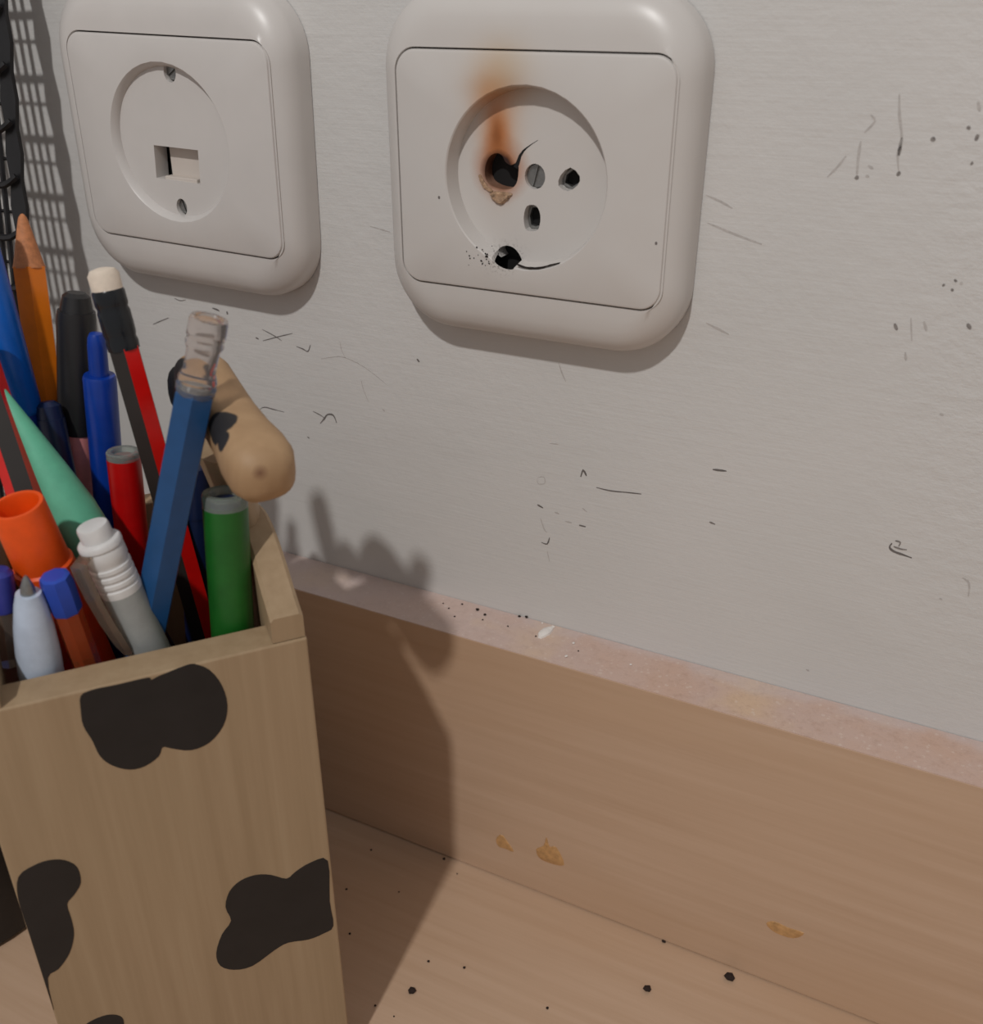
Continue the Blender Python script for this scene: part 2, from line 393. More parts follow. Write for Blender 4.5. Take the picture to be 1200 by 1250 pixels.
# --- burnt socket
S2 = Matrix.Translation((-0.0985, 0, 0.263 - 0.0388))
s2 = thing('power_socket', 'burnt ivory wall socket with scorched plug hole and brown smoke stain', 'socket', S2)
bpy.context.view_layer.update()
def on_s(root, px, py, ylocal):
    return local(root, on_y(px, py, ylocal))
WD = 0.0048
wl = on_s(s2, 545, 217, PF); wr = on_s(s2, 740, 217, PF); wt = on_s(s2, 645, 104, PF); wb = on_s(s2, 640, 330, PF)
WC = ((wl.x + wr.x) / 2, (wt.z + wb.z) / 2); WR = ((wr.x - wl.x) + (wt.z - wb.z)) / 4
print('well', WC, WR, wr.x - wl.x, wt.z - wb.z)
FY = PF + WD
hole = lambda L_: [on_s(s2, 530 + x / 4.81, 80 + y / 4.81, FY) for x, y in L_]
burn_poly = hole([(318, 545), (345, 520), (375, 515), (402, 532), (418, 565), (450, 585), (485, 570), (496, 590), (494, 640), (484, 690), (455, 722), (410, 727), (360, 715), (318, 690), (300, 650), (300, 595)])
right_poly = hole([(800, 598), (855, 650), (843, 702), (785, 738), (730, 705), (742, 645)])
low_poly = hole([(545, 825), (600, 825), (624, 885), (612, 960), (572, 972), (537, 960), (526, 890)])
rim_poly = [on_s(s2, 530 + x / 4.81, 80 + y / 4.81, PF + .003) for x, y in [(358, 1092), (400, 1066), (450, 1080), (488, 1128), (497, 1178), (450, 1182), (392, 1152)]]
bc = sum(burn_poly, Vector()) / len(burn_poly)
def mat_burnt():
    t = NT('scorched_ivory_plastic')
    P = lambda px, py: (lambda q: (q.x, q.z))(on_s(s2, px, py, FY))
    c = t.mix(t.noise((1, 1, 1), 3, .5, 90), srgb(205, 201, 197), srgb(201, 195, 190))
    # smoke trail on the plate above the well
    q = on_s(s2, 612, 84, PF)
    c = t.mix(t.math('MULTIPLY', t.blob((q.x, q.z), .0068, .0060, .0016, 200), 0.50), c, srgb(190, 160, 116))
    q = on_s(s2, 604, 108, PF)
    c = t.mix(t.math('MULTIPLY', t.blob((q.x, q.z), .0070, .0034, .0014, 250), 0.52), c, srgb(166, 118, 66))
    # tongue of scorching over the burnt hole
    c = t.mix(t.math('MULTIPLY', t.blob(P(608, 158), .0048, .0105, .0014, 220), 0.70), c, srgb(204, 146, 80))
    c = t.mix(t.math('MULTIPLY', t.blob(P(607, 170), .0032, .0085, .0012, 260), 0.92), c, srgb(184, 106, 44))
    c = t.mix(t.math('MULTIPLY', t.blob(P(606, 172), .0015, .0046, .0014, 380), 0.55), c, srgb(88, 44, 20))
    ring = t.blob((bc.x - .0006, bc.z + .0003), .0062, .0064, .0016, 260, 1.0)
    c = t.mix(t.math('MULTIPLY', t.math('SUBTRACT', ring, 0.16, True), 1.6, True), c, srgb(170, 104, 56))
    c = t.mix(t.math('MULTIPLY', t.math('SUBTRACT', t.blob((bc.x - .0010, bc.z), .0058, .0056, .0014, 260, 1.0), 0.46, True), 4.0, True), c, srgb(52, 26, 16))
    # soot by the melted rim
    q = on_s(s2, 617, 314, PF + .003)
    sootn = t.noise((1, 1, 1), 3, .7, 1500)
    f = t.math('MULTIPLY', t.blob((q.x, q.z), .0034, .0028, .001, 500), t.math('GREATER_THAN', sootn, 0.56))
    c = t.mix(t.math('MULTIPLY', f, 0.75, True), c, srgb(70, 58, 50))
    return t.out(c, 0.36)
M['burnt'] = mat_burnt()
socket_frame(s2, 'burnt', F_=.0396, fx=-.0006)
V, F = loft(plate_rings(0.0, WC, WR, WR - .0008, WD), False, False)
plate = mk('cover_plate', V, F, 'burnt', s2, angle=40)
floor_o = disc(WC, WR + .0004, FY, FY + .004, 'well_floor', 'burnt', s2)
scr = on_s(s2, 530 + 592 / 4.81, 80 + 652 / 4.81, FY)
circ = lambda c, rx, rz, n=20: [Vector((c.x + rx * math.cos(2 * math.pi * k / n), 0, c.z + rz * math.sin(2 * math.pi * k / n))) for k in range(n)]
cut = [prism(p, FY - .003, FY + .006, s2) for p in (catmull(burn_poly, 3), catmull(right_poly, 2), catmull(low_poly, 3), circ(scr, .00265, .0029))]
cr = prism(catmull(rim_poly, 3), PF - .002, FY + .006, s2)
boolean(floor_o, cut + [cr])
# the plate's rim wall is given thickness so the melted notch can be cut
md = plate.modifiers.new('thick', 'SOLIDIFY'); md.thickness = 0.0006; md.offset = -1
boolean(plate, [cr])
for c in cut + [cr]: bpy.data.objects.remove(c, do_unlink=True)
box('cavity_shade', (-.030, FY + .0041, -.026), (.030, -.0006, .026), 'dark', s2)  # added black block; its colour stands for the shade inside the plug holes
def screw(root, c, R_, y, ang, slot=True, mat='steel'):
    n = 24; hw = R_ * .13
    o = disc((c.x, c.z), R_, y, y + .0012, 'screw', mat, root, n)
    if slot:
        dx, dz = math.cos(ang), math.sin(ang)
        P = [Vector((c.x + dx * a - dz * b, 0, c.z + dz * a + dx * b)) for a, b in ((-2 * R_, -hw), (2 * R_, -hw), (2 * R_, hw), (-2 * R_, hw))]
        k = prism(P, y - .001, y + .0006, root); boolean(o, [k]); bpy.data.objects.remove(k, do_unlink=True)
    return o
screw(s2, scr, .0026, FY + .0012, math.radians(75))
# brass sleeve showing inside the unburnt plug holes
for nm, poly in (('contact', right_poly), ('contact', low_poly)):
    c = sum(poly, Vector()) / len(poly)
    o = [Vector((p.x, FY + .0025, p.z)).lerp(Vector((c.x, FY + .0025, c.z)), -.02) for p in poly]
    i_ = [p.lerp(Vector((c.x, FY + .0025, c.z)), .25) for p in o]
    i2 = [p + Vector((0, .0014, 0)) for p in i_]
    V, F = loft([o, i_, i2], False, False); mk(nm, V, F, 'steel', s2)
# curled crack leaving the burnt hole
ck = [on_s(s2, 530 + x / 4.81, 80 + y / 4.81, FY) for x, y in [(478, 600), (492, 570), (505, 530), (525, 500), (545, 482), (575, 460), (610, 438)]]
Lc = []; Rc = []
for i, p in enumerate(ck):
    w = (.0011, .00095, .0007, .0005, .0003, .00016, .00006)[i]
    dv = (ck[min(i + 1, 6)] - ck[max(0, i - 1)]).normalized(); sd = dv.cross(Vector((0, -1, 0)))
    Lc.append(p + sd * w / 2); Rc.append(p - sd * w / 2)
slab('crack', Lc + Rc[::-1], (0, -1, 0), .00004, 'dark', s2, .0003)
# melted lump below the burnt hole
lump = hole([(325, 745), (360, 738), (420, 742), (462, 752), (450, 775), (425, 800), (390, 822), (355, 800), (335, 775)])
M['melt'] = plain('melted_plastic', (176, 144, 116), 0.3, 0.35, 1200)
pts = catmull(lump, 3); c = sum(pts, Vector()) / len(pts)
rings = [[p + Vector((0, .0002, 0)) for p in pts]] + [[p.lerp(c, k) + Vector((random.uniform(-.0001, .0001), -h, random.uniform(-.00012, .00012))) for p in pts] for k, h in ((.08, .0004), (.35, .0008), (.7, .0007))]
V, F = loft(rings); mk('melted_lump', V, F, 'melt', s2)
arc = hole([(268, 640), (285, 680), (310, 715), (345, 738)])
stroke('melted_edge', catmull(arc, 4, False), .0011, (0, -1, 0), .0004, 'melt', s2)
# burnt line along the bottom of the well and soot grains
def rimpt(px, py): return on_s(s2, px, py, PF + .0006)
ln = [rimpt(530 + x / 4.81, 80 + y / 4.81) for x, y in [(490, 1165), (530, 1182), (580, 1188), (630, 1185), (680, 1172), (740, 1157)]]
stroke('soot_line', catmull(ln, 4, False), .00042, (0, -1, 0), .0006, 'soot', s2)
sv = []; sf = []
for _ in range(26):
    x = random.gauss(300, 55); y = random.gauss(1120, 38)
    if x > 352: x = 345 - random.random() * 60
    rad = random.uniform(.00008, .00021) * (1.5 if random.random() < .2 else 1)
    p = on_s(s2, 530 + x / 4.81, 80 + y / 4.81, PF); k0 = len(sv)
    for yy in (0.0001, -0.00012):
        for k in range(6):
            a = k * math.pi / 3; sv.append((p.x + rad * math.cos(a) * random.uniform(.7, 1.2), p.y + yy, p.z + rad * math.sin(a)))
    sf += [tuple(k0 + 5 - k for k in range(6)), tuple(k0 + 6 + k for k in range(6))] + [(k0 + k, k0 + (k + 1) % 6, k0 + 6 + (k + 1) % 6, k0 + 6 + k) for k in range(6)]
so = mk('soot_grains', sv, sf, 'soot', s2, smooth=False); so['kind'] = 'stuff'
for px, py, rr in ((801, 297, .0003), (536, 241, .0003)):
    p = on_s(s2, px, py, PF); slab('speck', [Vector((p.x + rr * math.cos(a), p.y, p.z + 1.3 * rr * math.sin(a))) for a in [k * math.pi / 4 for k in range(8)]], (0, -1, 0), .00006, 'scuff', s2, .0001)

# --- second socket: dish with a rectangular opening
S1 = Matrix.Translation((-0.2062, 0, 0.263 - 0.0374)) @ Matrix.Rotation(math.radians(1.3), 4, 'Y')
s1 = thing('outlet_plate', 'ivory wall outlet with shallow round dish and one rectangular opening', 'socket', S1)
bpy.context.view_layer.update()
socket_frame(s1, 'plastic', pcx=.0012)
wl = on_s(s1, 138, 170, PF); wr = on_s(s1, 276, 170, PF); wt = on_s(s1, 200, 76, PF); wb = on_s(s1, 215, 270, PF)
WC1 = ((wl.x + wr.x) / 2, (wt.z + wb.z) / 2); WR1 = ((wr.x - wl.x) + (wt.z - wb.z)) / 4
print('well1', WC1, WR1, wr.x - wl.x, wt.z - wb.z)
D1 = .0023; FY1 = PF + D1
V, F = loft(plate_rings(.0012, WC1, WR1, WR1 - .0010, D1), False, False)
mk('cover_plate', V, F, 'plastic', s1, angle=40)
fl1 = disc(WC1, WR1 + .0003, FY1, FY1 + .005, 'dish', 'plastic', s1)
rect = [on_s(s1, x / 2.857, y / 2.857, FY1) for x, y in [(536, 506), (690, 524), (699, 643), (546, 620)]]
t1 = on_s(s1, 207, 88, FY1); t2 = on_s(s1, 222, 253, FY1)
k1 = [prism(p, FY1 - .002, FY1 + .008, s1) for p in (rect, circ(t1, .0021, .0026), circ(t2, .0019, .0024))]
boolean(fl1, k1)
for k in k1: bpy.data.objects.remove(k, do_unlink=True)
box('cavity_shade', (-.030, -.0035, -.026), (.030, -.0006, .026), 'dark', s1)  # same added black fill, painting the depth of the opening as shade
rc = sum(rect, Vector()) / 4
b_ = box('insert', (rc.x - .0052, FY1 + .0032, rc.z - .0048), (rc.x + .0056, FY1 + .005, rc.z + .0048), 'plastic_in', s1, .0003)
box('lip', (rc.x - .0056, FY1 + .0006, rc.z - .0050), (rc.x + .0060, FY1 + .0034, rc.z - .0036), 'plastic_in', s1, .0003)
screw(s1, t1, .0020, FY1 + .0012, .6); screw(s1, t2, .0018, FY1 + .0012, 1.9)

# ------------------------------------------------------------------ wooden pencil box
BW, BL, TZ = 0.0665, 0.080, 0.142
BXM = Matrix.Translation(FR) @ Matrix(((A.x, B.x, 0), (A.y, B.y, 0), (0, 0, 1))).to_4x4()
pb = thing('pencil_box', 'wooden cow-shaped pencil box with black spots, holding pens on the desk', 'pencil box', BXM)
bpy.context.view_layer.update()
FT, ST = 0.0085, 0.0072
box('front_panel', (-BW, 0, 0.0), (0, FT, TZ), 'boxwood', pb, .0004)
box('back_panel', (-BW + ST, BL - .006, 0.0), (-ST, BL, TZ + .002), 'boxwood', pb, .0004)
box('bottom', (-BW + ST, FT, 0.0), (-ST, BL - .006, 0.005), 'boxwood', pb)
def side(x0, x1, inner_left):
    top = catmull([(0, 0, TZ + .0062), (0, .006, TZ + .0088), (0, .014, TZ + .0128), (0, .023, TZ + .0155), (0, .033, TZ + .0155), (0, .048, TZ + .011), (0, .064, TZ + .006), (0, BL, TZ + .004)], 4, False)
    rings = []
    bev = .0008
    for s, (x, dz) in enumerate(((x0, -bev), (x0 + bev, 0), (x1 - bev, 0), (x1, -bev))):
        ring = [Vector((x, 0.0005, TZ + .0002)) ] + [Vector((x, max(.0003, p.y), p.z + dz)) for p in top] + [Vector((x, BL, 0)), Vector((x, FT + .0001, 0)), Vector((x, FT + .0001, TZ + .0002))]
        rings.append(ring)
    V, F = loft(rings); return mk('side_panel', V, F, 'boxwood', pb, angle=30)
side(-ST, -.0003, True); side(-BW + .0003, -BW + ST, False)
def mat_head():
    t = NT('painted_plywood_head')
    g = t.noise((160, 160, 60), 4, .6)
    c = t.ramp(g, [(0.3, srgb(158, 126, 92)), (0.7, srgb(172, 140, 105))])
    return t, c
# cow head: lofted along a line from the crown to the muzzle
inv = BXM.inverted()
Hb = inv @ on_v(236, 447, .041); Hm = inv @ on_v(333, 592, -.003)
ax = (Hm - Hb); HL = ax.length; ax.normalize()
sd = ax.cross(Vector((0, 0, 1))).normalized(); upv = sd.cross(ax)
hm = Matrix.Translation(Hb) @ Matrix((sd, ax, upv)).transposed().to_4x4()
t, c = mat_head()
hinv = hm.inverted()
def hp(px, py, v): return hinv @ (inv @ on_v(px, py, v))
def spot(c, p, rad, col, soft=6.0, warp=.003):
    nz = t.n('ShaderNodeTexNoise'); nz.inputs['Scale'].default_value = 160; t.link(t.tc, nz.inputs['Vector'])
    a = t.n('ShaderNodeVectorMath', operation='SUBTRACT'); t.link(nz.outputs['Color'], a.inputs[0]); a.inputs[1].default_value = (.5, .5, .5)
    b = t.n('ShaderNodeVectorMath', operation='SCALE'); t.link(a.outputs[0], b.inputs[0]); b.inputs['Scale'].default_value = warp
    q = t.n('ShaderNodeVectorMath', operation='ADD'); t.link(t.tc, q.inputs[0]); t.link(b.outputs[0], q.inputs[1])
    ds = t.n('ShaderNodeVectorMath', operation='DISTANCE'); t.link(q.outputs[0], ds.inputs[0]); ds.inputs[1].default_value = tuple(p)
    f = t.math('MULTIPLY', t.math('SUBTRACT', rad, ds.outputs['Value']), 1000.0 * soft / 2.5, True)
    return t.mix(f, c, col)
secs = [(0.0, .30, .35), (.02, .62, .62), (.07, .86, .85), (.16, .98, .96), (.32, .94, .95), (.5, .92, .93), (.66, .98, .96), (.78, 1.10, 1.03), (.88, 1.10, 1.03), (.95, .92, .88), (.985, .6, .6), (1.0, .25, .25)]
rings = []
for tt, w, h in secs:
    ring = []
    for k in range(24):
        a = 2 * math.pi * k / 24; ca, sa = math.cos(a), math.sin(a)
        e = 2 / 2.8
        ring.append(Vector((.0061 * w * math.copysign(abs(ca) ** e, ca), HL * tt, .0062 * h * math.copysign(abs(sa) ** e, sa))))
    rings.append(ring)
V, F = loft(rings)
from mathutils.bvhtree import BVHTree
hw_ = BXM @ hm
bvh = BVHTree.FromPolygons([hw_ @ v for v in V], F)
def head_pt(px, py):
    h = bvh.ray_cast(CAM, ray(px, py).normalized())[0]
    return hw_.inverted() @ h if h else hp(px, py, .03)
HEADP = {'ear': head_pt(266, 520), 'ear2': head_pt(270, 538), 'back': head_pt(217, 470), 'nose': head_pt(318, 578)}
print('head', HEADP)
c = spot(c, HEADP['ear'], .0040, srgb(34, 32, 34)); c = spot(c, HEADP['ear2'], .0022, srgb(34, 32, 34))
c = spot(c, HEADP['back'], .006, srgb(34, 32, 34))
c = spot(c, HEADP['nose'], .0018, srgb(104, 64, 44), 1.2, .001)
M['head'] = t.out(c, 0.6, None)
V, F = loft(rings); head = mk('animal_head', V, F, 'head', pb, angle=60); head.matrix_local = hm
head['label'] = 'carved wooden cow head with black ear patch'
# neck between head and side panel
N0 = inv @ on_v(262, 545, .030); N1 = Vector((-.0042, .036, TZ + .009))
nk = []
for i in range(7):
    q = i / 6; c0 = N0.lerp(N1, q) + Vector((0, .002 * math.sin(q * math.pi), 0)); w = .0052 + .0022 * q
    nk.append([c0 + Vector((math.cos(2 * math.pi * k / 16) * (.0044 + .0000 * q), math.sin(2 * math.pi * k / 16) * w * 1.75, 0)) for k in range(16)])
V, F = loft(nk); mk('neck', V, F, 'boxwood', pb, angle=60)
# ear on the far side of the crown
ec = inv @ on_v(220, 478, .044); er = []
for i in range(9):
    ph = math.pi * i / 8
    er.append([ec + Vector((.0026 * math.sin(ph) * math.cos(2 * math.pi * k / 14), .0062 * math.sin(ph) * math.sin(2 * math.pi * k / 14), .0056 * math.cos(ph))) if 0 < i < 8 else ec + Vector((.0002 * math.cos(k), .0002 * math.sin(k), .0056 * math.cos(ph))) for k in range(14)])
V, F = loft(er); eo = mk('ear', V, F, 'blackpaint', pb, angle=70); eo['label'] = 'black painted ear'
# the painted spots
def painted(poly, zoom=True):
    pts = []
    for x, y in poly:
        p = inv @ on_v(x * .376, 780 + y * .376, 0.0)
        p.x = max(-BW + .0002, min(-.0004, p.x)); p.y = 0; p.z = max(.001, p.z); pts.append(p)
    slab('black_spot', catmull(pts, 3), (0, -1, 0), .00012, 'blackpaint', pb, .0002)
painted([(262, 185), (300, 165), (380, 148), (480, 125), (490, 133), (520, 118), (590, 92), (630, 82), (680, 100), (720, 150), (738, 215), (725, 280), (680, 335), (620, 360), (560, 355), (528, 350), (515, 380), (470, 412), (420, 423), (365, 410), (325, 380), (300, 330), (270, 280), (262, 230)])
painted([(60, 772), (110, 735), (160, 718), (210, 718), (250, 740), (262, 790), (240, 830), (218, 860), (232, 910), (240, 960), (225, 1020), (190, 1070), (155, 1100), (160, 1200), (140, 1200), (100, 1110), (80, 1050), (62, 960), (40, 850)])
painted([(1064, 720), (1010, 725), (960, 755), (930, 778), (880, 766), (830, 766), (780, 785), (745, 820), (732, 870), (750, 915), (720, 960), (702, 1020), (715, 1060), (760, 1073), (820, 1060), (890, 1010), (935, 985), (1000, 975), (1050, 955), (1082, 930), (1070, 850)])
painted([(270, 1262), (300, 1238), (350, 1220), (390, 1224), (402, 1245), (395, 1290), (330, 1310), (280, 1300)])

# ------------------------------------------------------------------ pens and pencils in the box
def pen_axis(pa, va, pb_, vb, r_, maxlen=0.18):
    """line through two sighted points at known depths in the box; the foot rests on floor or inner wall"""
    P = on_v(*pa, va); Q = on_v(*pb_, vb); dr = (Q - P).normalized()
    L_ = 0.0; best = 0.02; vis = (Q - P).length
    while L_ < maxlen:
        u, v, z = tobox(P + dr * L_)
        if z < TZ - .002 and (u < ST + r_ or u > BW - ST - r_ or v < FT + r_ or v > BL - .006 - r_) and L_ > vis: break
        if z < .0055 + r_ * .3: break
        best = L_; L_ += .001
    foot = P + dr * best; zax = -dr
    xax = Vector((1, 0, 0)); xax = (xax - zax * xax.dot(zax)).normalized(); yax = zax.cross(xax)
    return Matrix.Translation(foot) @ Matrix((xax, yax, zax)).transposed().to_4x4(), best
GP = 'pens and pencils in the cow box'
def pen(name, label, cat, pa, va, pb_, vb, r_):
    m, L_ = pen_axis(pa, va, pb_, vb, r_)
    o = thing(name, label, cat, m, GP); bpy.context.view_layer.update()
    return o, L_

# orange pencil
o, L = pen('pencil', 'orange hexagonal pencil with blunt wooden cone, beside the black mesh', 'pencil', (27, 262), .080, (60, 505), .070, .0036)
lathe('barrel', [(.0038, 0), (.0038, L - .0115)], 'orange_w', o, 6, rot=.3)
lathe('cone', [(.0036, L - .0118), (.0032, L - .0105), (.0011, L - .0012), (.0008, L - .0004)], 'rawwood', o, 20)
lathe('lead', [(.0008, L - .0006), (.0005, L), (.0002, L + .0002)], 'rawwood', o, 10)
# bright blue pen
o, L = pen('pen', 'bright blue pen leaning at the left edge over the orange pencil', 'pen', (-44, 250), .070, (44, 560), .062, .0042)
lathe('barrel', [(.0034, 0), (.0036, L * .4), (.0036, L - .043)], 'blue_royal', o)
lathe('cap', [(.0037, L - .0465), (.0044, L - .0455), (.0047, L - .018), (.0046, L - .004), (.0040, L - .001), (.003, L)], 'blue_bright', o)
# black capped pink marker
o, L = pen('marker', 'pink marker with long black cap beneath the left wall outlet', 'marker', (93, 357), .067, (95, 600), .066, .0043)
lathe('barrel', [(.0040, 0), (.0041, L - .032)], 'pink', o)
lathe('cap', [(.0043, L - .0335), (.0044, L - .0325), (.0043, L - .006), (.0041, L - .0042), (.0036, L - .0042), (.0030, L - .0008), (.002, L)], 'black_pl', o)
# dark blue pen
o, L = pen('pen', 'royal blue pen with narrow stepped tip beside the black capped marker', 'pen', (117, 406), .058, (137, 650), .060, .0037)
lathe('barrel', [(.0034, 0), (.0037, L - .020), (.0037, L - .0107), (.0034, L - .0100)], 'blue_royal', o)
lathe('tip', [(.0022, L - .0102), (.0021, L - .003), (.0019, L - .0012), (.0014, L - .0002), (.0007, L)], 'blue_royal', o)
# navy pen, mostly hidden
o, L = pen('pen', 'dark navy pen mostly hidden between bright blue pen and pink marker', 'pen', (58, 490), .062, (88, 640), .056, .003)
lathe('barrel', [(.0031, 0), (.0031, L - .004)], 'navy', o); lathe('end_cap', [(.0029, L - .0045), (.0027, L - .001), (.0015, L)], 'navy', o)
# striped pencil with eraser
def striped(name, label, pa, va, pb_, vb, r_, rot, tops):
    o, L = pen(name, label, 'pencil', pa, va, pb_, vb, r_)
    fer = .0135 if tops else 0.0
    lathe('barrel', [(r_, 0), (r_, L - fer - .003)], None, o, 6, mats=['red_lac', 'blk_lac'], fmf=lambda i: i % 2, rot=rot)
    if tops:
        lathe('ferrule', [(r_ * .97, L - fer - .0035), (r_, L - fer - .002), (r_ * .93, L - fer - .001), (r_, L - fer), (r_, L - .009), (r_ * .92, L - .0082), (r_, L - .0074), (r_, L - .0048), (r_ * .93, L - .0043)], 'black_fr', o)
        lathe('eraser', [(r_ * .92, L - .0055), (r_ * .95, L - .0012), (r_ * .75, L - .0002), (r_ * .3, L + .0002)], 'eraser', o)
    else: lathe('end', [(r_ * .95, L - .0035), (r_ * .9, L)], 'blk_lac', o)
    return o
striped('pencil', 'red and black striped pencil with black ferrule and white eraser', (124, 328), .046, (250, 775), .034, .0034, .28 + math.pi / 3, True)
striped('pencil', 'black pencil with red stripe at left edge under the mint brush', (-34, 410), .056, (33, 610), .040, .0036, .9 + math.pi / 3, False)
# mint brush handle
o, L = pen('paintbrush', 'mint green paintbrush handle tapering to a point behind the orange marker', 'paintbrush', (-1, 472), .050, (103, 650), .040, .0052)
lathe('bristles', [(.0010, 0), (.0038, .004), (.0044, .016)], 'black_pl', o, 16)
lathe('brush_ferrule', [(.0046, .015), (.0048, L - .052), (.0050, L - .051), (.0050, L - .047)], 'black_fr', o)
lathe('handle', [(.0052, L - .048), (.0056, L - .036), (.0054, L - .030), (.0040, L - .020), (.0024, L - .010), (.0009, L - .001), (.0004, L)], 'mint', o)
# red tube
o, L = pen('marker', 'red round tube pen with clear rim, behind the blue pencil', 'marker', (150, 550), .051, (166, 700), .050, .0039)
lathe('barrel', [(.0038, 0), (.0038, L - .0018)], 'red_tube', o)
lathe('end_ring', [(.0038, L - .0018), (.0038, L - .0003), (.0035, L), (.0026, L - .0001), (.0022, L - .0012), (.0010, L - .0014)], 'frost', o)
# blue hexagonal pencil with clear top
o, L = pen('pencil', 'blue hexagonal pencil with clear plastic top in front of cow head', 'pencil', (256, 388), .0135, (190, 725), .0175, .0038)
lathe('barrel', [(.0040, 0), (.0040, L - .0155), (.0036, L - .0147)], 'denim', o, 6, rot=.1)
lathe('clear_top', [(.0031, L - .0165), (.0038, L - .0150), (.0039, L - .0138), (.0035, L - .0132), (.0038, L - .0126), (.0036, L - .0118), (.0031, L - .0108), (.0031, L - .0066), (.0035, L - .0058), (.0037, L - .005), (.0034, L - .0043), (.0037, L - .0036), (.0037, L - .0008), (.0034, L), (.0028, L), (.0025, L - .0005), (.001, L - .0006)], 'clear', o)
lathe('core', [(.0024, L - .0165), (.0024, L - .0140), (.0010, L - .0136)], 'grey_pl', o, 16)
# dark marker behind the green one
o, L = pen('marker', 'dark navy marker hidden between blue pencil and green tube', 'marker', (234, 566), .041, (246, 760), .040, .0042)
lathe('barrel', [(.0040, 0), (.0040, L - .012)], 'navy', o); lathe('end_cap', [(.0042, L - .0125), (.0042, L - .003), (.0036, L - .0006), (.002, L)], 'navy', o)
# green tube
o, L = pen('marker', 'green tube marker with frosted open end at the right of the box', 'marker', (274, 601), .0175, (284, 770), .0145, .0047)
lathe('barrel', [(.0046, 0), (.0047, L - .0030)], 'green', o)
lathe('end_ring', [(.0047, L - .0031), (.0047, L - .0004), (.0045, L), (.0034, L), (.0030, L - .0006), (.0028, L - .0016), (.001, L - .0018)], 'frost', o)
lathe('plug', [(.0024, L - .0030), (.0024, L - .0013), (.0012, L - .0012)], 'navy', o, 20)
# orange marker
o, L = pen('marker', 'fat orange marker with hollow collared cap at the front left', 'marker', (20, 616), .024, (110, 815), .028, .0056)
lathe('barrel', [(.0055, 0), (.0058, L - .030), (.0058, L - .0175)], 'orange_shaded', o)
lathe('cap', [(.0060, L - .0182), (.0062, L - .0172), (.0061, L - .0150), (.0056, L - .0145), (.0053, L - .0005), (.0051, L), (.0044, L), (.0042, L - .0006), (.0040, L - .010), (.001, L - .0102)], 'orange_pl', o)
# clear ballpoint with blue plug
o, L = pen('pen', 'clear barrelled ballpoint with square blue end plug before the orange marker', 'pen', (66, 702), .0135, (108, 815), .0155, .0030)
lathe('barrel', [(.0029, 0), (.0029, L - .0085)], 'clear_or', o, 8)
lathe('plug', [(.0029, L - .0090), (.0031, L - .0085), (.0032, L - .002), (.0029, L - .0003), (.0022, L)], 'blue_plug', o, 8)
# violet ended pen
o, L = pen('pen', 'smoky clear pen with violet end at the far left of the box', 'pen', (-3, 695), .020, (12, 800), .018, .0026)
lathe('barrel', [(.0026, 0), (.0026, L - .0085)], 'smoke', o, 8)
lathe('plug', [(.0026, L - .0090), (.0028, L - .0085), (.0028, L - .001), (.002, L)], 'violet', o, 20)
# white pen, tip up
o, L = pen('pen', 'bluish white pen standing tip up at the box front', 'pen', (31, 703), .0125, (52, 830), .0140, .0044)
lathe('barrel', [(.0040, 0), (.0044, L - .030), (.0043, L - .019), (.0038, L - .012), (.0030, L - .0065), (.0024, L - .0040)], 'white_blue', o)
lathe('tip', [(.0015, L - .0042), (.0013, L - .0025), (.0007, L - .0008), (.0003, L)], 'steel', o, 16)
# white click pen with ribbed grip and clip
o, L = pen('pen', 'white click pen with round button, ribbed neck and grey clip', 'pen', (112, 641), .0165, (182, 792), .0150, .0041)
lathe('barrel', [(.0042, 0), (.0042, L - .0155)], 'grey_pl', o)
prof = [(.0042, L - .0158)]
for k in range(4):
    h = L - .0150 + k * .0017
    prof += [(.0043, h), (.0043, h + .0008), (.0040, h + .0010), (.0040, h + .0015)]
prof += [(.0043, L - .0078), (.0043, L - .0055), (.0041, L - .0050), (.0044, L - .0047), (.0044, L - .0038), (.0041, L - .0034), (.0033, L - .0032)]
lathe('ribbed_neck', prof, 'white_pl', o)
lathe('button', [(.0032, L - .0036), (.0032, L - .0005), (.0030, L), (.0015, L + .0001)], 'white_pl', o)
# clip on the side that faces the front left
mw = o.matrix_world.to_3x3().inverted()
cd = mw @ (-A * 1.0 - B * 0.75); cd.z = 0; cd.normalize(); cs_ = Vector((-cd.y, cd.x, 0))
ring = []
for h, off, w, th in ((L - .0048, .0040, .0019, .0012), (L - .0056, .0058, .0021, .0014), (L - .0075, .0062, .0022, .0012), (L - .014, .0062, .0021, .0011), (L - .020, .0058, .0020, .0011), (L - .026, .0050, .0017, .0011), (L - .029, .0045, .0010, .0009)):
    ring.append([cd * (off + a * th) + cs_ * (b * w) + Vector((0, 0, h)) for a, b in ((0, -1), (1, -.7), (1, .7), (0, 1))])
V, F = loft(ring); mk('clip', V, F, 'smoke', o, smooth=True)

